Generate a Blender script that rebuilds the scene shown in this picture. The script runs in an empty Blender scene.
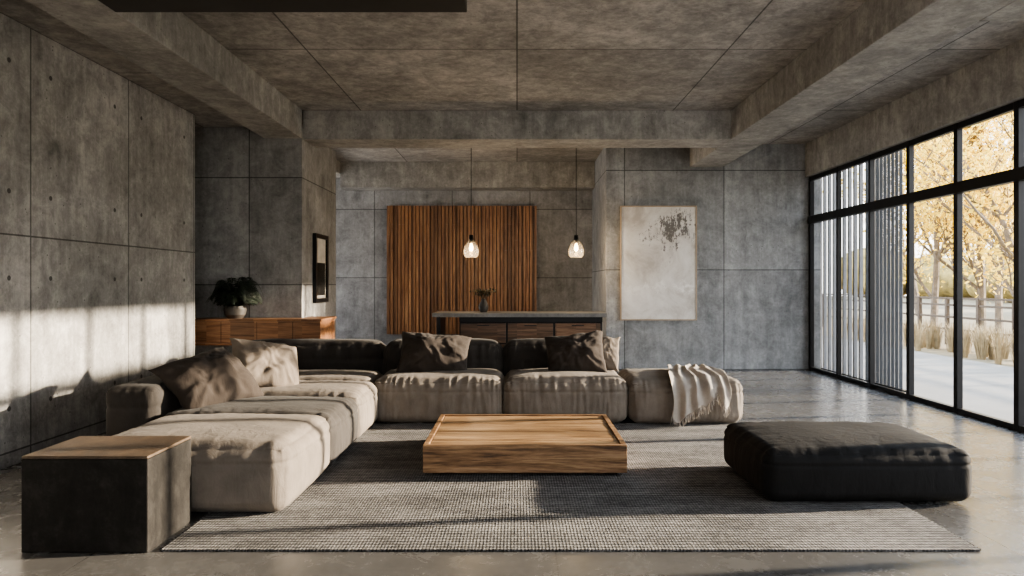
import bpy, bmesh, math, random
from mathutils import Vector, Matrix, noise
random.seed(7)
S=bpy.context.scene
COL=S.collection
try: S.view_settings.look='AgX - Medium High Contrast'
except Exception as ex: print(ex)

# ---------------------------------------------------------------- materials
class NT:
    def __init__(s,name):
        s.m=bpy.data.materials.new(name); s.m.use_nodes=True
        s.t=s.m.node_tree; s.n=s.t.nodes; s.l=s.t.links
        s.b=s.n['Principled BSDF']; s.out=s.n['Material Output']
    def add(s,typ,**kw):
        n=s.n.new(typ)
        for k,v in kw.items(): setattr(n,k,v)
        return n
    def link(s,a,b): s.l.new(a,b)
    def val(s,sock,v):
        if hasattr(v,'is_output'): s.l.new(v,sock)
        else: sock.default_value=v
    def math(s,op,a,b=None,c=None):
        n=s.add('ShaderNodeMath',operation=op); s.val(n.inputs[0],a)
        if b is not None: s.val(n.inputs[1],b)
        if c is not None: s.val(n.inputs[2],c)
        return n.outputs[0]
    def noise(s,vec,scale,detail=4,rough=.55,dist=0.):
        n=s.add('ShaderNodeTexNoise'); s.l.new(vec,n.inputs['Vector'])
        n.inputs['Scale'].default_value=scale; n.inputs['Detail'].default_value=detail
        n.inputs['Roughness'].default_value=rough; n.inputs['Distortion'].default_value=dist
        return n.outputs['Fac']
    def scale(s,vec,sc):
        n=s.add('ShaderNodeMapping'); s.l.new(vec,n.inputs['Vector']); n.inputs['Scale'].default_value=sc
        return n.outputs[0]
    def ramp(s,fac,stops):
        n=s.add('ShaderNodeValToRGB'); s.l.new(fac,n.inputs[0]); e=n.color_ramp.elements
        while len(e)<len(stops): e.new(.5)
        for i,(p,c) in enumerate(stops):
            e[i].position=p; e[i].color=(c[0],c[1],c[2],1) if isinstance(c,(tuple,list)) else (c,c,c,1)
        return n.outputs[0]
    def mix(s,fac,a,b,mode='MIX'):
        n=s.add('ShaderNodeMix',data_type='RGBA',blend_type=mode)
        s.val(n.inputs[0],fac)
        s.val(n.inputs[6],a if hasattr(a,'is_output') else (*a,1)); s.val(n.inputs[7],b if hasattr(b,'is_output') else (*b,1))
        return n.outputs[2]
    def bump(s,h,strength=.3,dist=.01,prev=None):
        n=s.add('ShaderNodeBump'); n.inputs['Strength'].default_value=strength; n.inputs['Distance'].default_value=dist
        s.l.new(h,n.inputs['Height'])
        if prev: s.l.new(prev,n.inputs['Normal'])
        return n.outputs[0]
    def pos(s): return s.add('ShaderNodeNewGeometry').outputs['Position']
    def obj(s): return s.add('ShaderNodeTexCoord').outputs['Object']

def simple(name,col,rough=.5,metal=0,spec=None,var=.15,scale=8,bump=0):
    t=NT(name); p=t.obj()
    f=t.noise(p,scale,5)
    c=t.ramp(f,[(.3,[x*(1-var) for x in col]),(.7,[min(1,x*(1+var)) for x in col])])
    t.link(c,t.b.inputs['Base Color']); t.b.inputs['Roughness'].default_value=rough; t.b.inputs['Metallic'].default_value=metal
    if bump: t.link(t.bump(t.noise(p,scale*8,5),bump,.004),t.b.inputs['Normal'])
    return t.m

def concrete(name,ax=None,pu=1.4,pv=1.6,ou=0,ov=0,dark=.09,mid=.2,light=.33,tint=(1.0,.98,.955),rough=(.55,.8),holes=True,jw=.007,jd=.75,bumps=.35,tonev=(.8,1.12),pits=True,wd=.105,spec=.5):
    t=NT(name); p=t.pos()
    sp=t.add('ShaderNodeSeparateXYZ'); t.link(p,sp.inputs[0])
    big=t.noise(p,.8,8,.62,.6); med=t.noise(p,4.2,10,.76,.5); fine=t.noise(p,24,7,.8)
    st=t.noise(t.scale(p,(4.5,4.5,.55)),2.,8,.7)
    f=t.math('ADD',t.math('MULTIPLY',big,.27),t.math('MULTIPLY',med,.37))
    f=t.math('ADD',f,t.math('MULTIPLY',st,.2)); f=t.math('ADD',f,t.math('MULTIPLY',fine,.18))
    C=lambda v:[v*x for x in tint]
    col=t.ramp(f,[(.51-wd,C(dark)),(.51,C(mid)),(.51+wd,C(light))])
    h=t.math('ADD',t.math('MULTIPLY',med,.5),t.math('MULTIPLY',fine,.35))
    if pits:
        v=t.add('ShaderNodeTexVoronoi'); t.link(p,v.inputs['Vector']); v.inputs['Scale'].default_value=11
        pit=t.math('LESS_THAN',v.outputs['Distance'],.085)
        gate=t.math('GREATER_THAN',med,.5)
        pit=t.math('MULTIPLY',pit,gate)
        col=t.mix(t.math('MULTIPLY',pit,.65),col,C(dark*.3))
        h=t.math('SUBTRACT',h,t.math('MULTIPLY',pit,.3))
    if ax:
        u=sp.outputs['XYZ'.index(ax[0])]; w=sp.outputs['XYZ'.index(ax[1])]
        fu=t.math('FRACT',t.math('DIVIDE',t.math('SUBTRACT',u,ou-1000*pu),pu))
        fv=t.math('FRACT',t.math('DIVIDE',t.math('SUBTRACT',w,ov-1000*pv),pv))
        cu=t.math('MULTIPLY',t.math('ABSOLUTE',t.math('SUBTRACT',fu,.5)),pu)
        cv=t.math('MULTIPLY',t.math('ABSOLUTE',t.math('SUBTRACT',fv,.5)),pv)
        j=t.math('MAXIMUM',t.math('GREATER_THAN',cu,pu/2-jw),t.math('GREATER_THAN',cv,pv/2-jw))
        iu=t.math('FLOOR',t.math('DIVIDE',t.math('SUBTRACT',u,ou-1000*pu),pu)); iv=t.math('FLOOR',t.math('DIVIDE',t.math('SUBTRACT',w,ov-1000*pv),pv))
        cb=t.add('ShaderNodeCombineXYZ'); t.link(iu,cb.inputs[0]); t.link(iv,cb.inputs[1])
        wn=t.add('ShaderNodeTexWhiteNoise',noise_dimensions='3D'); t.link(cb.outputs[0],wn.inputs[0])
        tone=t.ramp(wn.outputs['Value'],[(0,tonev[0]),(1,tonev[1])])
        col=t.mix(1.,col,tone,'MULTIPLY')
        m=t.math('MULTIPLY',j,jd)
        if holes:
            a=t.math('SUBTRACT',cu,pu*.33); b=t.math('SUBTRACT',cv,pv*.3)
            d=t.math('SQRT',t.math('ADD',t.math('MULTIPLY',a,a),t.math('MULTIPLY',b,b)))
            hh=t.math('LESS_THAN',d,.02); m=t.math('MAXIMUM',m,t.math('MULTIPLY',hh,.8)); j=t.math('MAXIMUM',j,hh)
        col=t.mix(m,col,(.012,.011,.01))
        h=t.math('SUBTRACT',h,t.math('MULTIPLY',j,1.2))
    t.link(col,t.b.inputs['Base Color']); t.b.inputs['Specular IOR Level'].default_value=spec
    r=t.math('MULTIPLY_ADD',med,rough[1]-rough[0],rough[0]); t.link(r,t.b.inputs['Roughness'])
    t.link(t.bump(h,bumps,.012),t.b.inputs['Normal'])
    return t.m

def wood(name,c1,c2,c3,axis='X',plank=None,pax='Y',rough=.45,sc=1.,bmp=.25):
    t=NT(name); p=t.pos()
    s=[14*sc,14*sc,14*sc]; s['XYZ'.index(axis)]=.9*sc
    sp=t.add('ShaderNodeSeparateXYZ'); t.link(p,sp.inputs[0])
    if plank:
        idx=t.math('FLOOR',t.math('DIVIDE',sp.outputs['XYZ'.index(pax)],plank))
        wn=t.add('ShaderNodeTexWhiteNoise',noise_dimensions='1D'); t.link(idx,wn.inputs['W'])
        off=t.add('ShaderNodeVectorMath',operation='SCALE'); t.link(wn.outputs['Color'],off.inputs[0]); off.inputs['Scale'].default_value=17
        ad=t.add('ShaderNodeVectorMath',operation='ADD'); t.link(p,ad.inputs[0]); t.link(off.outputs[0],ad.inputs[1])
        pv=ad.outputs[0]
    else: pv=p
    v=t.scale(pv,s)
    n1=t.noise(v,1.,8,.62,1.2); n2=t.noise(v,5,5,.7)
    f=t.math('ADD',t.math('MULTIPLY',n1,.65),t.math('MULTIPLY',n2,.35))
    col=t.ramp(f,[(.38,c1),(.5,c2),(.62,c3)])
    if plank:
        tone=t.ramp(wn.outputs['Value'],[(0,.6),(1,1.25)]); col=t.mix(1.,col,tone,'MULTIPLY')
    t.link(col,t.b.inputs['Base Color']); t.b.inputs['Roughness'].default_value=rough
    t.link(t.bump(f,bmp,.004),t.b.inputs['Normal'])
    return t.m

def fabric(name,col,rough=.9,sheen=.04,var=.2):
    t=NT(name); p=t.obj()
    f=t.noise(p,5,6,.6); g=t.noise(p,220,3,.6); wv=t.noise(t.scale(p,(9,9,3)),1.5,5,.6,.8)
    c=t.ramp(t.math('ADD',t.math('MULTIPLY',f,.75),t.math('MULTIPLY',g,.25)),[(.35,[x*(1-var) for x in col]),(.65,[x*(1+var) for x in col])])
    t.link(c,t.b.inputs['Base Color']); t.b.inputs['Roughness'].default_value=rough
    t.b.inputs['Sheen Weight'].default_value=sheen; t.b.inputs['Specular IOR Level'].default_value=.25
    nb=t.bump(wv,.4,.018); t.link(t.bump(g,.3,.002,nb),t.b.inputs['Normal'])
    return t.m

M={}
M['wl']=concrete('concrete_left_wall','YZ',1.41,1.67,8.42,.11,dark=.12,mid=.27,light=.48)
M['wb']=concrete('concrete_back_wall','XZ',1.62,1.62,1.45+.3,1.63,dark=.13,mid=.27,light=.44,tint=(.97,.985,1.0),holes=False)
M['wk']=concrete('concrete_alcove_wall','XZ',1.5,1.32,-2.75,.2,dark=.12,mid=.26,light=.42,tint=(.98,.98,1.0),holes=False)
M['blk']=concrete('concrete_block','XZ',1.4,1.4,-3.5,2.79,dark=.12,mid=.26,light=.42,holes=False)
M['ce']=concrete('concrete_ceiling','XY',2.05,2.4,0,9.2,dark=.13,mid=.3,light=.54,tint=(1.,.955,.9),holes=False,jw=.008)
M['bm']=concrete('concrete_beam',None,dark=.13,mid=.28,light=.48,tint=(1.,.97,.92))
M['fl']=concrete('polished_concrete_floor','XY',2.4,2.4,.2,.6,dark=.07,mid=.108,light=.15,tint=(1,.98,.95),rough=(.12,.4),holes=False,jw=.003,jd=.35,bumps=.05,tonev=(.95,1.05),pits=False,wd=.15)
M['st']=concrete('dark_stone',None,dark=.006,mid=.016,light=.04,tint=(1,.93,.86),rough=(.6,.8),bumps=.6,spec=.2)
M['sttop']=concrete('brown_sunlit_top',None,dark=.03,mid=.08,light=.17,tint=(1,.7,.46),rough=(.4,.65),bumps=.6)  # brownish stone, painted warmer and paler for sun falling on the top
M['counter']=concrete('counter_stone',None,dark=.1,mid=.17,light=.26,rough=(.3,.5),bumps=.2)
M['black']=simple('black_metal',(.014,.014,.015),.4,.6)
M['darkbeam']=simple('dark_steel_duct',(.02,.018,.016),.7,0)
M['oak']=wood('oak_planks',(.09,.048,.024),(.3,.18,.09),(.52,.36,.2),'X',.165,'Y',bmp=.8,sc=1.4)
M['oakf']=wood('oak_front',(.06,.03,.014),(.24,.135,.066),(.44,.28,.155),'X',bmp=.9,sc=1.3)
M['slat']=wood('slat_wood',(.1,.042,.019),(.25,.12,.055),(.4,.22,.11),'Z',.07,'X')
M['slatback']=simple('slat_backing',(.03,.014,.007),.8)
M['cons']=wood('console_wood',(.12,.05,.02),(.26,.12,.053),(.41,.21,.1),'X',.3,'X')
M['drawer']=wood('dark_drawer_wood',(.06,.03,.015),(.14,.075,.04),(.24,.14,.08),'X',.3,'X')
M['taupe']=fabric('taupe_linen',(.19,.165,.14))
M['taupe_shade']=fabric('shaded_taupe_linen',(.055,.05,.046))  # same linen as the other seats, darkened to paint in shade
M['back_shade']=fabric('shaded_back_linen',(.038,.034,.031))  # sofa linen of the backs, with their shade put into the colour
M['dk']=fabric('charcoal_velvet',(.013,.0125,.0125),.85,.0)
M['pilb']=fabric('brown_pillow_linen',(.042,.034,.029))
M['pill']=fabric('taupe_pillow_linen',(.17,.143,.118))
M['throw']=fabric('pale_wool_throw',(.38,.34,.3))
M['ceram']=simple('dark_ceramic',(.05,.045,.04),.5)
M['leafd']=simple('fern_leaf',(.02,.03,.018),.6,var=.4)
M['twig']=simple('dry_twig',(.12,.08,.04),.7,var=.3)

# rug
def rugmat():
    t=NT('woven_rug'); p=t.pos()
    w=t.add('ShaderNodeTexWave',bands_direction='Y'); t.link(p,w.inputs['Vector']); w.inputs['Scale'].default_value=8; w.inputs['Distortion'].default_value=1.6; w.inputs['Detail'].default_value=3; w.inputs['Detail Scale'].default_value=8
    w2=t.add('ShaderNodeTexWave',bands_direction='X'); t.link(p,w2.inputs['Vector']); w2.inputs['Scale'].default_value=17; w2.inputs['Distortion'].default_value=1.2; w2.inputs['Detail Scale'].default_value=6
    big=t.noise(t.scale(p,(1,3,1)),1.3,7,.7); fine=t.noise(t.scale(p,(1,2.2,1)),24,6,.85)
    f=t.math('ADD',t.math('MULTIPLY',big,.36),t.math('MULTIPLY',fine,.44)); f=t.math('ADD',f,t.math('MULTIPLY',w.outputs['Fac'],.13)); f=t.math('ADD',f,t.math('MULTIPLY',w2.outputs['Fac'],.07))
    c=t.ramp(f,[(.4,(.03,.029,.029)),(.5,(.115,.112,.109)),(.61,(.31,.3,.29))])
    t.link(c,t.b.inputs['Base Color']); t.b.inputs['Roughness'].default_value=.95
    h=t.math('ADD',t.math('MULTIPLY',w.outputs['Fac'],.5),t.math('ADD',t.math('MULTIPLY',fine,.9),t.math('MULTIPLY',w2.outputs['Fac'],.3)))
    t.link(t.bump(h,.9,.018),t.b.inputs['Normal']); return t.m
M['rug']=rugmat()

def paintmat():
    t=NT('abstract_painting'); p=t.pos()
    n=t.noise(p,1.8,9,.7,.6); n2=t.noise(p,7,8,.75,.5); n3=t.noise(t.scale(p,(26,1,5)),1,6,.8)
    sp=t.add('ShaderNodeSeparateXYZ'); t.link(p,sp.inputs[0])
    base=t.ramp(n,[(.35,(.5,.46,.42)),(.5,(.7,.67,.63)),(.65,(.82,.8,.77))])
    dx=t.math('SUBTRACT',sp.outputs[0],2.5); dz=t.math('SUBTRACT',sp.outputs[2],2.3)
    d=t.math('SQRT',t.math('ADD',t.math('MULTIPLY',dx,dx),t.math('MULTIPLY',t.math('MULTIPLY',dz,dz),1.6)))
    msk=t.math('SUBTRACT',.68,d)
    k=t.math('ADD',msk,t.math('MULTIPLY',t.math('SUBTRACT',n2,.5),1.9)); k=t.math('ADD',k,t.math('MULTIPLY',t.math('SUBTRACT',n3,.5),1.8))
    mk=t.ramp(k,[(.44,0.),(.54,.85)])
    c=t.mix(mk,base,(.07,.06,.055))
    dz2=t.math('ABSOLUTE',t.math('SUBTRACT',sp.outputs[2],1.35)); k2=t.math('ADD',t.math('SUBTRACT',.14,dz2),t.math('MULTIPLY',t.math('SUBTRACT',n2,.5),1.1))
    c=t.mix(t.ramp(k2,[(.08,0.),(.2,.85)]),c,(.9,.88,.85))
    t.link(c,t.b.inputs['Base Color']); t.b.inputs['Roughness'].default_value=.8; t.link(t.bump(n2,.4,.006),t.b.inputs['Normal']); return t.m
M['paint']=paintmat()
M['canvas']=simple('pale_canvas',(.5,.47,.42),.8)
M['frame']=simple('pale_oak_frame',(.42,.33,.24),.5)

def glass(name='window_glass',base=.03,milk=0):
    t=NT(name); t.n.remove(t.b)
    tr=t.add('ShaderNodeBsdfTransparent'); tr.inputs[0].default_value=(.97,.98,.975,1)
    gl=t.add('ShaderNodeBsdfGlossy'); gl.inputs['Roughness'].default_value=.02
    lw=t.add('ShaderNodeLayerWeight'); lw.inputs[0].default_value=.5
    f=t.math('MULTIPLY_ADD',t.math('POWER',lw.outputs['Facing'],5.),.35,base)
    src=tr.outputs[0]
    if milk:
        tl=t.add('ShaderNodeBsdfTranslucent'); tl.inputs[0].default_value=(1,.93,.82,1)
        m0=t.add('ShaderNodeMixShader'); m0.inputs[0].default_value=milk; t.link(src,m0.inputs[1]); t.link(tl.outputs[0],m0.inputs[2]); src=m0.outputs[0]
    mx=t.add('ShaderNodeMixShader'); t.link(f,mx.inputs[0]); t.link(src,mx.inputs[1]); t.link(gl.outputs[0],mx.inputs[2]); t.link(mx.outputs[0],t.out.inputs[0]); return t.m
M['glass']=glass()
M['pglass']=glass('clear_lamp_glass',.14,.03)
def emis(name,col,s):
    t=NT(name); t.b.inputs['Base Color'].default_value=(*col,1); t.b.inputs['Emission Color'].default_value=(*col,1); t.b.inputs['Emission Strength'].default_value=s; return t.m
M['bulb']=emis('warm_bulb',(1,.62,.28),22)
M['blind']=simple('grey_batten',(.17,.17,.175),.6)
M['blindd']=simple('dark_blind',(.1,.11,.125),.6)
def leaf():
    t=NT('autumn_leaf'); oi=t.pos(); n=t.noise(oi,6,3)
    c=t.ramp(n,[(.3,(.6,.38,.03)),(.5,(.85,.62,.08)),(.7,(.9,.76,.22))])
    t.link(c,t.b.inputs['Base Color']); t.b.inputs['Roughness'].default_value=.6
    tl=t.add('ShaderNodeBsdfTranslucent'); t.link(c,tl.inputs[0]); mx=t.add('ShaderNodeMixShader'); mx.inputs[0].default_value=.5
    t.link(t.b.outputs[0],mx.inputs[1]); t.link(tl.outputs[0],mx.inputs[2]); t.link(mx.outputs[0],t.out.inputs[0]); return t.m
M['leaf']=leaf()
M['bark']=simple('pale_bark',(.16,.13,.1),.9,var=.4)
M['grass']=simple('dry_grass',(.36,.28,.16),.9,var=.3)
M['ground']=simple('garden_ground',(.2,.165,.1),.95,var=.3,scale=2)
M['patio']=simple('patio_paving',(.2,.19,.17),.8,scale=1.5)
M['fence']=simple('weathered_fence',(.09,.068,.05),.8)
M['hedge']=simple('distant_trees',(.3,.23,.08),1,var=.5,scale=1.5)

# ---------------------------------------------------------------- mesh builder
class B:
    def __init__(s): s.v=[];s.f=[];s.mi=[];s.ms=[]
    def mat(s,m):
        m=M[m]
        if m not in s.ms: s.ms.append(m)
        return s.ms.index(m)
    def raw(s,vs,fs,m,mtx=None):
        k=s.mat(m); o=len(s.v)
        for p in vs:
            p=Vector(p); s.v.append(mtx@p if mtx else p)
        for f in fs: s.f.append([i+o for i in f]); s.mi.append(k)
    def box(s,x0,x1,y0,y1,z0,z1,m,mtx=None):
        vs=[(x,y,z) for z in (z0,z1) for y in (y0,y1) for x in (x0,x1)]
        s.raw(vs,[(0,2,3,1),(4,5,7,6),(0,1,5,4),(2,6,7,3),(0,4,6,2),(1,3,7,5)],m,mtx)
    def tube(s,pts,rad,m,n=10,cap=True):
        vs=[];fs=[]
        pts=[Vector(p) for p in pts]
        for i,p in enumerate(pts):
            d=(pts[min(i+1,len(pts)-1)]-pts[max(i-1,0)]).normalized()
            a=Vector((0,0,1)) if abs(d.z)<.9 else Vector((1,0,0))
            u=d.cross(a).normalized(); w=d.cross(u)
            r=rad[i] if isinstance(rad,(list,tuple)) else rad
            for k in range(n):
                t=2*math.pi*k/n; vs.append(p+(u*math.cos(t)+w*math.sin(t))*r)
        for i in range(len(pts)-1):
            for k in range(n): fs.append((i*n+k,i*n+(k+1)%n,(i+1)*n+(k+1)%n,(i+1)*n+k))
        if cap: fs.append(tuple(range(n))[::-1]); fs.append(tuple((len(pts)-1)*n+k for k in range(n)))
        s.raw(vs,fs,m)
    def lathe(s,prof,c,m,n=32):
        vs=[];fs=[]
        for r,z in prof:
            for k in range(n):
                t=2*math.pi*k/n; vs.append((c[0]+r*math.cos(t),c[1]+r*math.sin(t),c[2]+z))
        for i in range(len(prof)-1):
            for k in range(n): fs.append((i*n+k,i*n+(k+1)%n,(i+1)*n+(k+1)%n,(i+1)*n+k))
        s.raw(vs,fs,m)
    def done(s,name,bevel=0,smooth=False,parent=None,seg=2):
        me=bpy.data.meshes.new(name); me.from_pydata([tuple(p) for p in s.v],[],s.f); me.update()
        for m in s.ms: me.materials.append(m)
        me.polygons.foreach_set('material_index',s.mi)
        bm=bmesh.new(); bm.from_mesh(me)
        bmesh.ops.remove_doubles(bm,verts=bm.verts,dist=1e-5) if smooth else None
        if len(bm.faces)<60000: bmesh.ops.recalc_face_normals(bm,faces=bm.faces)
        bm.to_mesh(me); bm.free()
        if smooth: me.polygons.foreach_set('use_smooth',[True]*len(me.polygons))
        o=bpy.data.objects.new(name,me); COL.objects.link(o)
        if parent: o.parent=parent
        if bevel:
            b=o.modifiers.new('bevel','BEVEL'); b.width=bevel; b.segments=seg; b.limit_method='ANGLE'
        return o
def empty(name,loc=(0,0,0)):
    e=bpy.data.objects.new(name,None); COL.objects.link(e); e.empty_display_size=.1; return e
def bx(name,*a,bevel=0,parent=None):
    b=B(); b.box(*a); return b.done(name,bevel,parent=parent)

# ---------------------------------------------------------------- room shell
bx('floor',-6.2,4.95,-3.2,13.75,-.2,0,'fl')
bx('ceiling',-3.3,4.95,-3.2,13.75,3.68,3.9,'ce')
bx('ceiling_side_bay',-6.2,-3.3,-3.2,13.75,3.45,3.9,'ce')
bx('wall_left',-4.15,-3.89,-3.0,8.46,0,3.45,'wl',bevel=.006)
bx('wall_corridor',-6.2,-5.9,-3.0,9.15,0,3.45,'blk')
b=B(); b.box(-6.2,-2.81,9.15,10.87,0,3.45,'blk'); b.done('wall_block',.006)
bx('wall_back',1.45,4.95,11.4,13.75,0,3.68,'wb',bevel=.006)
bx('wall_alcove',-6.2,1.45,13.5,13.75,0,3.45,'wk')
b=B(); b.box(-6.2,-6.0,10.87,13.5,3.0,3.45,'wk'); b.box(-6.2,-6.0,10.87,11.1,0,3.0,'wk'); b.box(-6.2,-6.0,13.3,13.5,0,3.0,'wk'); b.done('wall_alcove_end')  # unseen opening between these pieces, added to let sky light into the alcove
# wall behind the viewer; its unseen window is added for soft front fill
b=B(); b.box(-6.2,4.95,-3.2,-3.0,3.0,3.45,'bm'); b.box(-6.2,-1.6,-3.2,-3.0,0,3.0,'bm'); b.box(2.6,4.95,-3.2,-3.0,0,3.0,'bm'); b.box(-1.6,2.6,-3.2,-3.0,0,1.2,'bm'); b.done('wall_front')
b=B()
for x in (-1.6,-.2,1.13,2.53): b.box(x,x+.07,-3.15,-3.05,1.2,3.0,'black')
b.box(-1.6,2.6,-3.15,-3.05,1.2,1.26,'black'); b.box(-1.6,2.6,-3.15,-3.05,2.94,3.0,'black'); b.done('fill_window_frame',.004)
b=B(); b.box(4.69,4.95,-3.0,11.4,3.14,3.68,'bm'); b.box(4.69,4.95,-3.0,1.1,0,3.14,'bm'); b.done('wall_right',.004)
bx('beam_left',-3.3,-2.81,-3.0,9.15,3.3,3.68,'bm',bevel=.008)
bx('beam_right',2.81,3.34,-3.0,11.4,3.3,3.68,'bm',bevel=.008)
bx('beam_cross',-2.81,2.81,9.19,9.78,3.3,3.68,'bm',bevel=.008)
bx('beam_alcove',-3.3,1.45,13.05,13.5,3.2,3.68,'bm',bevel=.008)
bx('beam_side_bay',3.34,4.69,4.65,5.07,3.3,3.68,'bm',bevel=.008)
bx('ceiling_duct',-2.81,-.35,4.5,4.9,3.3,3.68,'darkbeam',bevel=.006)
# ---------------------------------------------------------------- windows
ys=[11.36]+[3283/(p-517) for p in (833,865,903,950,1010)]
y=ys[-1]
while y>2: y-=.93; ys.append(y)
ys[-1]=1.14
b=B()
b.box(4.75,4.81,1.1,11.4,3.07,3.139,'black'); b.box(4.75,4.81,1.1,11.4,.001,.06,'black')
b.box(4.73,4.82,1.1,11.4,2.38,2.5,'black')
for i,y in enumerate(ys):
    w=.034 if i not in(1,2) else .024
    b.box(4.745,4.81,y-w,y+w,.001,3.139,'black')
    if i<len(ys)-1 and i>1:
        y2=ys[i+1]
        b.box(4.765,4.8,y2+w,y2+w+.02,.06,2.38,'black')
b.done('window_frame',.004)
b=B(); b.raw([(4.79,1.1,.02),(4.79,11.4,.02),(4.79,11.4,3.1),(4.79,1.1,3.1)],[(0,1,2,3)],'glass'); b.done('window_glass')
b=B()
y=12.4
while y>10.1:
    b.box(4.98,5.03,y-.02,y+.02,.03,3.3,'blind'); y-=.17
y=10.0
while y>9.08:
    mt=Matrix.Translation((5.0,y,0))@Matrix.Rotation(math.radians(-35),4,'Z')
    b.box(-.022,.022,-.006,.006,.03,3.3,'blindd',mt); y-=.098
b.box(4.97,5.04,9.02,12.45,3.3,3.36,'black')
b.box(4.97,5.04,9.02,12.45,-.03,.03,'black')
b.done('vertical_blinds')

# ---------------------------------------------------------------- puffy furniture
def puffy(b,x0,x1,y0,y1,z0,z1,mat,r=.09,bul=.03,top=.04,wr=.012,n=44,seed=0,freq=13,rot=None,pleat=1.):
    h=Vector(((x1-x0)/2,(y1-y0)/2,(z1-z0)/2)); c=Vector(((x0+x1)/2,(y0+y1)/2,(z0+z1)/2)); r=min(r,h.x*.95,h.y*.95,h.z*.95)
    vs=[];fs=[];idx={}
    def V(px,py,pz):
        k=(round(px,5),round(py,5),round(pz,5))
        if k in idx: return idx[k]
        q=Vector((px*h.x,py*h.y,pz*h.z))
        inn=Vector([max(-(h[i]-r),min(h[i]-r,q[i])) for i in range(3)])
        d=q-inn; nrm=d.normalized() if d.length>1e-9 else Vector((0,0,1))
        q2=inn+nrm*r
        q2.x+=(1 if px>0 else -1)*abs(px)**3*bul*(1-py**2)*(1-pz**2)
        q2.y+=(1 if py>0 else -1)*abs(py)**3*bul*(1-px**2)*(1-pz**2)
        if pz>0: q2.z+=top*(1-px**4)*(1-py**4)*pz
        o=seed*7.3
        ex=abs(px)**4; ey=abs(py)**4
        w=0
        N=noise.noise
        fx=N(Vector((q.x*freq+o,q.y*1.7,q.z*2.2+o))); fy=N(Vector((q.x*1.7+o,q.y*freq,q.z*2.2)))
        fx=(1-abs(fx)*2.6); fy=(1-abs(fy)*2.6)
        if pz>.98: w=fx*ey+fy*ex+ .7*(N(Vector((q.x*3+o,q.y*3,o))))
        elif abs(py)>.98: w=fx*(.4+.6*max(0,pz)**1)*pleat
        elif abs(px)>.98: w=fy*(.4+.6*max(0,pz))*pleat
        if pz<-.95: w=0
        w*=1
        g=math.exp(-((pz-.5)/.08)**2) if abs(pz)<.98 else 0
        q2+=nrm*(w*wr-g*.008)
        vs.append(q2); idx[k]=len(vs)-1; return idx[k]
    g=[-1+2*i/n for i in range(n+1)]
    g=[math.copysign(abs(t)**.8,t) for t in g]
    for ax in range(3):
        for sgn in (-1,1):
            for i in range(n):
                for j in range(n):
                    q=[]
                    for (a,bb) in ((i,j),(i+1,j),(i+1,j+1),(i,j+1)):
                        p=[0,0,0]; p[ax]=sgn; p[(ax+1)%3]=g[a]; p[(ax+2)%3]=g[bb]; q.append(V(*p))
                    fs.append(q if sgn>0 else q[::-1])
    mt=Matrix.Translation(c)
    if rot: mt=mt@rot
    b.raw(vs,fs,mat,mt)

Z0=.013
sofa=empty('sectional_sofa')
def mod(name,*a,**k):
    b=B(); k.setdefault('n',60); puffy(b,*a,**k); return b.done(name,smooth=True,parent=sofa)
# left run seats
mod('seat_1',-2.62,-1.38,4.18,5.2,Z0,.43,'taupe',r=.095,bul=.035,top=.04,wr=.008,seed=1,freq=9)
mod('seat_2',-2.72,-1.38,5.22,6.12,Z0,.41,'taupe_shade',r=.095,bul=.02,top=.04,wr=.009,seed=2)
mod('seat_3',-2.72,-1.38,6.14,6.98,Z0,.42,'taupe',r=.095,bul=.02,top=.045,wr=.009,seed=3)
mod('seat_4',-2.72,-1.46,7.0,7.8,Z0,.43,'taupe',r=.1,bul=.02,top=.04,wr=.009,seed=4)
mod('seat_5',-1.44,-.15,6.92,7.8,Z0,.44,'taupe',r=.095,bul=.03,top=.045,wr=.018,seed=5,freq=18,n=84)
mod('seat_6',-.13,1.1,6.92,7.8,Z0,.44,'taupe',r=.095,bul=.03,top=.045,wr=.018,seed=6,freq=18,n=84)
mod('seat_7',1.12,2.24,6.9,7.9,Z0,.43,'taupe',r=.095,bul=.03,top=.04,wr=.015,seed=7,freq=18,n=84)
# backs
mod('back_1',-3.14,-2.74,5.3,6.55,Z0,.61,'back_shade',r=.07,bul=.02,top=.02,wr=.005,seed=8)
mod('back_2',-3.14,-2.74,6.57,7.8,Z0,.64,'back_shade',r=.09,bul=.02,top=.03,wr=.007,seed=9)
mod('back_3',-3.14,-1.5,7.82,8.2,Z0,.74,'back_shade',r=.12,bul=.02,top=.03,wr=.01,seed=10)
mod('back_4',-1.48,-.17,7.74,8.12,Z0,.75,'back_shade',r=.12,bul=.03,top=.03,wr=.01,seed=11)
mod('back_5',-.15,1.06,7.74,8.12,Z0,.75,'back_shade',r=.12,bul=.03,top=.03,wr=.01,seed=12)
mod('back_cushion_1',-2.74,-2.45,6.9,7.75,.44,.74,'back_shade',r=.12,bul=.03,top=.02,wr=.012,seed=13,n=30)

b=B(); puffy(b,1.57,2.89,4.4,5.36,.013,.34,'dk',r=.08,bul=.025,top=.04,wr=.008,seed=23,pleat=.6,n=64,freq=11)
b.done('floor_ottoman',smooth=True)

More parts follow.
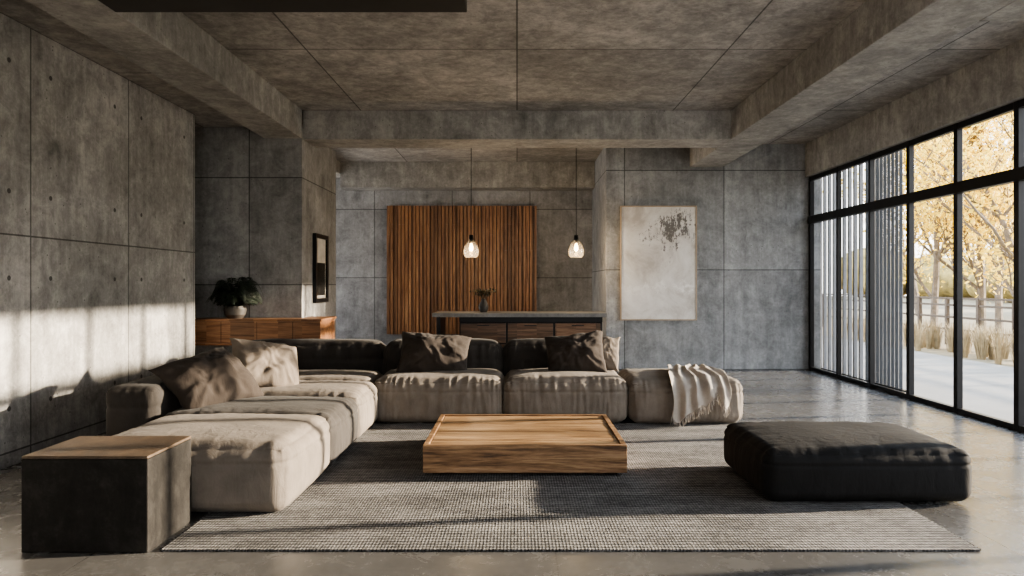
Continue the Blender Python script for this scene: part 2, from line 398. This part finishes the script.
def pillow(name,loc,w,hh,t,rot,mat,seed=0,n=48,bend=.04):
    vs=[];fs=[]
    for s in (1,-1):
        o=len(vs)
        for i in range(n+1):
            for j in range(n+1):
                x=-1+2*i/n; y=-1+2*j/n
                th=((1-x**2)*(1-y**2)); th=max(th,0)**.5
                px=x*(1-.07*(1-y*y)); py=y*(1-.1*(1-x*x))
                nz=noise.noise(Vector((x*1.8+seed,y*1.8,s*3+seed)))*.35+noise.noise(Vector((x*4+seed,y*4,s*3)))*.18
                ang=math.atan2(y,x); rr=math.hypot(x,y)
                r=1-abs(noise.noise(Vector((math.cos(ang)*3.5+seed*2,math.sin(ang)*3.5,rr*.8+seed))))*3.
                r2=1-abs(noise.noise(Vector((x*4+y*2+seed*2,y*1.6-x,seed+s))))*2.6
                zz=s*t*(th*(1+nz)+.10*r*min(1,rr)*th**.5+.08*r2*th)
                zz-=bend*y*y + bend*.5*x*x
                ed=noise.noise(Vector((x*2+seed,y*2,9)))*.03
                vs.append((px*w/2+ed*.5,py*hh/2+ed,zz))
        for i in range(n):
            for j in range(n):
                q=(o+i*(n+1)+j,o+(i+1)*(n+1)+j,o+(i+1)*(n+1)+j+1,o+i*(n+1)+j+1)
                fs.append(q if s>0 else q[::-1])
    b=B(); mt=Matrix.Translation(loc)@rot; b.raw(vs,fs,mat,mt)
    return b.done(name,smooth=True)
def R(ax,d): return Matrix.Rotation(math.radians(d),4,ax)
pillow('throw_pillow',(-2.5,5.72,.64),.7,.6,.13,R('Z',48)@R('X',44)@R('Z',16),'pilb',1,bend=.05)
pillow('throw_pillow',(-2.32,6.5,.67),.64,.56,.12,R('Z',45)@R('X',50)@R('Z',-14),'pill',2)
pillow('throw_pillow',(-.88,7.46,.67),.76,.52,.13,R('Z',6)@R('X',58)@R('Z',-6),'pilb',3,bend=.05)
pillow('throw_pillow',(.62,7.46,.67),.64,.5,.12,R('Z',-8)@R('X',60)@R('Z',7),'pilb',4)
pillow('throw_pillow',(.9,7.58,.66),.42,.4,.06,R('Z',-12)@R('X',68),'pill',5)

# throw blanket
def throwb():
    path=[(7.62,.485),(7.3,.492),(7.05,.485),(6.93,.455),(6.875,.38),(6.85,.25),(6.84,.12),(6.83,.04)]
    n=70
    L=[0]
    for a,c in zip(path,path[1:]): L.append(L[-1]+math.dist(a,c))
    def at(t):
        d=t*L[-1]
        for i in range(len(path)-1):
            if d<=L[i+1]+1e-9:
                k=(d-L[i])/(L[i+1]-L[i]); return [path[i][q]*(1-k)+path[i+1][q]*k for q in (0,1)],i
    vs=[];fs=[];m=110
    for i in range(n+1):
        t=i/n
        for j in range(m+1):
            u=j/m
            ln=.88+.1*math.sin(u*5+1)*.8+.12*noise.noise(Vector((u*6,0,3)))
            (y,z),_=at(min(1,t*ln))
            wid=.42+.2*t+.06*math.sin(t*6)
            x=1.84+ (u-.5)*wid - .06*t + .03*math.sin(t*7+u*3)+.03*noise.noise(Vector((t*4,u*3,2)))
            fold=(math.sin(u*30+2.5*math.sin(t*3))*.5+.5)*.03+(noise.noise(Vector((u*9,t*4,1)))+.5)*.03
            if z<.45: y-=fold*1.3
            else: z+=fold*.75
            vs.append((x,y-.005,z+.012))
    for i in range(n):
        for j in range(m): fs.append((i*(m+1)+j,i*(m+1)+j+1,(i+1)*(m+1)+j+1,(i+1)*(m+1)+j))
    b=B(); b.raw(vs,fs,'throw')
    for j in range(0,m+1,2):
        p=Vector(vs[n*(m+1)+j]); 
        L2=min(.08,max(.02,p.z-.02))
        b.tube([p,p+Vector((random.uniform(-.01,.01),-.005,-L2*.5)),p+Vector((random.uniform(-.015,.015),0,-L2))],.0025,'throw',5)
    o=b.done('throw_blanket',smooth=True)
    s=o.modifiers.new('solid','SOLIDIFY'); s.thickness=.006
throwb()

# rug
b=B()
b.box(-1.86,2.42,3.66,6.98,.0005,.012,'rug')
for i in range(120):
    for xx,sg in((-1.86,-1),(2.42,1)):
        y=3.68+i*.0275
        b.box(xx if sg>0 else xx-.02,xx+.02 if sg>0 else xx,y,y+.012,.001,.008,'rug')
b.done('area_rug')

# ---------------------------------------------------------------- coffee table
b=B()
X0,X1,Y0,Y1=-.68,.795,5.05,6.25
b.box(X0+.06,X1-.06,Y0+.06,Y1-.06,.013,.04,'black')
b.box(X0,X1,Y0,Y0+.04,.035,.238,'oakf')
b.box(X0,X1,Y1-.04,Y1,.035,.238,'oakf')
b.box(X0,X0+.04,Y0+.041,Y1-.041,.035,.238,'oakf')
b.box(X1-.04,X1,Y0+.041,Y1-.041,.035,.238,'oakf')
k=7; w=(Y1-Y0-.086)/k
for i in range(k):
    b.box(X0+.043,X1-.043,Y0+.043+i*w+.0015,Y0+.043+(i+1)*w-.0015,.19,.228+.002*(i%2),'oak')
b.box(X0+.03,X1-.03,Y0+.03,Y1-.03,.15,.188,'black')
b.done('coffee_table',.004)

# side table block
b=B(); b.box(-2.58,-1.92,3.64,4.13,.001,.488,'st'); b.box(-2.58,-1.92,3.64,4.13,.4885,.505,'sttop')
b.done('block_side_table',.006)

# ---------------------------------------------------------------- console + fern
b=B()
b.box(-4.15,-2.8,8.76,9.145,.93,.96,'cons'); b.box(-4.15,-2.8,8.79,9.145,.66,.928,'cons'); b.box(-4.15,-2.8,8.76,9.145,.63,.658,'cons')
b.box(-2.799,-2.45,8.76,9.5,.93,.96,'cons'); b.box(-2.799,-2.47,8.79,9.48,.66,.928,'cons'); b.box(-2.799,-2.45,8.76,9.5,.63,.658,'cons')
for x in(-3.72,-3.27,-2.82): b.box(x,x+.006,8.785,8.79,.665,.925,'slatback')
b.done('floating_console',.003)

def fern(name,c,R0,count,mat,ymax):
    b=B()
    b.lathe([(.0,0),(.09,0),(.13,.05),(.14,.12),(.125,.16),(.115,.16),(.12,.11),(0,.1)],c,'ceram')
    o=Vector(c)+Vector((0,0,.13))
    def cl(p): p=Vector(p); p.y=min(p.y,ymax); p.z=max(p.z,.965 if p.y>8.76 else -9); return p
    for k in range(count):
        a=random.uniform(0,2*math.pi); L=R0*random.uniform(.7,1.15); up=random.uniform(.7,2.9)
        pts=[];d=Vector((math.cos(a),math.sin(a)*.75,0))
        for i in range(13):
            t=i/12; pts.append(cl(o+d*(L*t*(1-.15*t))+Vector((0,0,L*up*(t-t*t*.9)*1.25))))
        b.tube(pts,[.003*(1-.7*i/12) for i in range(13)],mat,4)
        side=Vector((-d.y,d.x,0))
        for i in range(2,13):
            ll=.07*math.sin(math.pi*min(1,(i)/13.)**.7)+.01
            tan=(pts[i]-pts[i-1]).normalized()
            for sg in(-1,1):
                for q in (0,.5):
                    p=pts[i-1].lerp(pts[i],q); e=p+side*sg*ll+tan*ll*.45+Vector((0,0,-.3*ll))
                    m=p.lerp(e,.5); b.raw([cl(v) for v in (p,m+tan*.009,e,m-tan*.009)],[(0,1,2,3)],mat)
    return b.done(name)
fern('potted_fern',(-3.6,8.94,.961),.38,110,'leafd',9.135)

# ---------------------------------------------------------------- slat wall panel
b=B(); b.box(-2.5,.36,13.44,13.499,.44,2.9,'slatback')
x=-2.49
while x<.33:
    d=random.choice([.0,.008,.015])
    z=.44
    while z<2.9-.01:
        z2=min(2.9,z+random.choice([.5,.8,1.1,1.6]))
        if 2.9-z2<.2: z2=2.9
        b.box(x,x+.056,13.39-d-random.choice([0,.004]),13.44,z,z2-.002,'slat'); z=z2
    x+=.0702
b.done('wood_slat_panel')

# kitchen island
b=B()
b.box(-1.28,1.36,10.55,11.3,.9,.96,'counter')
b.box(-.88,1.3,10.68,11.25,.08,.82,'black'); b.box(-.88,1.3,10.64,11.28,.82,.9,'black')
b.box(-1.22,-1.16,10.6,11.25,.0,.9,'black'); b.box(-.8,1.2,10.75,11.2,.0,.08,'black')
for i in range(3):
    x=-.86+i*.72
    b.box(x,x+.69,10.655,10.68,.5,.8,'drawer'); b.box(x,x+.69,10.655,10.68,.12,.48,'drawer')
    b.box(x+.25,x+.44,10.635,10.655,.76,.775,'black')
b.done('kitchen_island',.004)

# vase with branches
b=B(); c=(-.52,10.9,.961)
b.lathe([(0,0),(.05,0),(.075,.05),(.078,.1),(.05,.16),(.035,.19),(.042,.21),(.034,.205),(.03,.18),(0,.15)],c,'ceram')
for k in range(22):
    a=random.uniform(0,6.28); L=random.uniform(.12,.3); d=Vector((math.cos(a),math.sin(a)*.6,0))
    o=Vector(c)+Vector((0,0,.18)); pts=[o+d*L*t*.8+Vector((0,0,.2*t*(1.3-.5*t))) for t in(0,.3,.6,1)]
    b.tube(pts,.003,'twig',4)
    for j in range(16):
        t=random.uniform(.4,1); p=o+d*L*t*.8+Vector((0,0,.2*t*(1.3-.5*t)))
        e=Vector([random.uniform(-1,1) for _ in range(3)]).normalized()*.045; s=e.cross(Vector((0,0,1))).normalized()*.014
        b.raw([p,p+e*.5+s,p+e,p+e*.5-s],[(0,1,2,3)],'leafd' if j%2 else 'twig')
b.done('flower_vase')

# pendants
def pend(x,y,z):
    b=B(); b.tube([(x,y,3.68),(x,y,z+.2)],.006,'black',6); b.lathe([(0,0),(.05,0),(.05,-.025),(0,-.025)],(x,y,3.68),'black',20)
    b.lathe([(0,.24),(.03,.24),(.036,.15),(.036,.11),(0,.11)],(x,y,z),'black',20)
    b.lathe([(.0,.115),(.014,.11),(.026,.07),(.034,.03),(.026,.0),(.012,-.012),(0,-.015)],(x,y,z),'bulb',20)
    b.lathe([(.036,.16),(.065,.13),(.105,.06),(.125,-.01),(.115,-.075),(.09,-.11),(.075,-.115)],(x,y,z),'pglass',28)
    o=b.done('pendant_lamp',smooth=True)
    l=bpy.data.lights.new('pendant_bulb','POINT'); l.energy=34; l.color=(1,.72,.42); l.shadow_soft_size=.04
    lo=bpy.data.objects.new('pendant_bulb',l); lo.location=(x,y,z-.07); COL.objects.link(lo); lo.parent=o
pend(-.72,11.0,1.93); pend(.93,11.0,1.93)

# art
b=B(); x0,x1,z0,z1=1.68,2.92,.81,2.67
b.box(x0+.02,x1-.02,11.36,11.385,z0+.02,z1-.02,'paint')
for a in((x0,x0+.018,z0,z1),(x1-.018,x1,z0,z1),(x0+.018,x1-.018,z0,z0+.018),(x0+.018,x1-.018,z1-.018,z1)): b.box(a[0],a[1],11.345,11.399,a[2],a[3],'frame')
b.done('abstract_painting',.002)
b=B(); b.box(-2.809,-2.79,9.68,10.2,1.2,2.04,'canvas')
for a in((9.62,9.68,1.14,2.1),(10.2,10.26,1.14,2.1),(9.68,10.2,1.14,1.2),(9.68,10.2,2.04,2.1)): b.box(-2.809,-2.76,a[0],a[1],a[2],a[3],'black')
b.box(-2.79,-2.785,9.72,10.16,1.24,1.7,'st')
b.done('framed_picture',.002)

# ---------------------------------------------------------------- exterior
bx('garden_ground',5.0,80,-40,90,-.35,-.12,'ground')
bx('garden_patio',4.96,8.5,-6,22,-.12,-.03,'patio')
def tree(x,y,H,seed,leaves=2600,spread=1.):
    rnd=random.Random(seed); b=B(); tips=[]
    def br(p,d,L,r,lev):
        pts=[p];dd=d.copy()
        for i in range(4):
            dd=(dd+Vector((rnd.uniform(-.18,.18),rnd.uniform(-.18,.18),rnd.uniform(-.02,.12)))).normalized(); pts.append(pts[-1]+dd*L/4)
        b.tube(pts,[r*(1-.13*i) for i in range(5)],'bark',6,False)
        if lev>=2: tips.extend(pts[1:])
        if lev<3:
            for k in range(5 if lev else 9):
                q=pts[rnd.randint(1 if lev else 1,4)]; a=rnd.uniform(0,6.28)
                nd=(dd*.7+Vector((math.cos(a),math.sin(a),rnd.uniform(.1,.7)))*.9).normalized()
                br(q,nd,L*rnd.uniform(.42,.6),r*.45,lev+1)
    br(Vector((x,y,-.2)),Vector((0,0,1)),H*.7,H*.016,0)
    for k in range(leaves):
        p=rnd.choice(tips)+Vector([rnd.gauss(0,.28*spread) for _ in range(3)])
        e=Vector([rnd.uniform(-1,1) for _ in range(3)]).normalized()*rnd.uniform(.05,.09); s=e.orthogonal().normalized()*e.length*.6
        b.raw([p-e,p+s,p+e,p-s],[(0,1,2,3)],'leaf')
    return b.done('birch_tree')
for i,(x,y,H,n) in enumerate([(11.5,15.8,6,4200),(13.6,20.5,8,5500),(15.5,22.5,7.5,5500),(11.6,19.5,6.5,4500),(17,27,9,5500),(19,33,10,5500),(13,14.3,6,3500),(22,30,9,5000)]):
    tree(x,y,H,i+3,n)
# fence
b=B()
for k in range(26):
    y=8+k*1.2; b.box(10.8,10.88,y,y+.08,-.12,1.05,'fence')
for z in(.25,.55,.85,1.02): b.box(10.82,10.86,8,39,z,z+.05,'fence')
b.done('garden_fence')
# ornamental grass
b=B()
for k in range(60):
    cx=random.uniform(9.1,10.1); cy=random.uniform(9.5,20)
    for j in range(70):
        a=random.uniform(0,6.28); L=random.uniform(.35,.75); d=Vector((math.cos(a),math.sin(a),0))*random.uniform(.1,.4)
        p=Vector((cx,cy,-.12))+d*.15; s=Vector((-d.y,d.x,0)).normalized()*.006
        m=p+d*.4*L+Vector((0,0,L*.7)); e=p+d*L+Vector((0,0,L))
        b.raw([p-s,p+s,m+s,m-s],[(0,1,2,3)],'grass'); b.raw([m-s,m+s,e],[(0,1,2)],'grass')
b.done('ornamental_grass')
# distant tree line
b=B()
for k in range(60):
    a=k/60; y=-10+a*95; x=45+random.uniform(-5,5); h=random.uniform(3,6)
    prof=[(0,0)]+[(h*.6*math.sin(math.pi*(i+.5)/8),h*(1-math.cos(math.pi*(i+.5)/8))*.5) for i in range(8)]+[(0,h)]
    b.lathe(prof,(x,y,-.3),'hedge',10)
b.done('distant_treeline',smooth=True)

# ---------------------------------------------------------------- light
w=bpy.data.worlds.new('sky'); S.world=w; w.use_nodes=True; t=w.node_tree; bg=t.nodes['Background']
tc=t.nodes.new('ShaderNodeTexCoord'); sp=t.nodes.new('ShaderNodeSeparateXYZ'); t.links.new(tc.outputs['Generated'],sp.inputs[0])
rp=t.nodes.new('ShaderNodeValToRGB'); t.links.new(sp.outputs[2],rp.inputs[0])
e=rp.color_ramp.elements; e[0].position=0; e[0].color=(1,.96,.9,1); e[1].position=.6; e[1].color=(.68,.8,1,1)
m=e.new(.2); m.color=(.96,.96,.96,1)
t.links.new(rp.outputs[0],bg.inputs[0]); bg.inputs[1].default_value=6.6
sl=bpy.data.lights.new('sun','SUN'); sl.energy=24; sl.angle=math.radians(1.0); sl.color=(1,.84,.65)
so=bpy.data.objects.new('sun',sl); COL.objects.link(so)
el=math.radians(12.5); az=math.radians(8)
d=Vector((-math.cos(el)*math.cos(az),-math.cos(el)*math.sin(az),-math.sin(el)))
so.rotation_euler=d.to_track_quat('-Z','Y').to_euler(); so.location=(30,8,9)

# ---------------------------------------------------------------- camera
cd=bpy.data.cameras.new('camera'); co=bpy.data.objects.new('camera',cd); COL.objects.link(co); S.camera=co
cd.sensor_width=36; cd.lens=700/1024*36; cd.shift_x=-5/1024; cd.shift_y=-4/1024
co.location=(0,0,1.4); co.rotation_euler=(math.radians(90),0,0); cd.clip_end=300
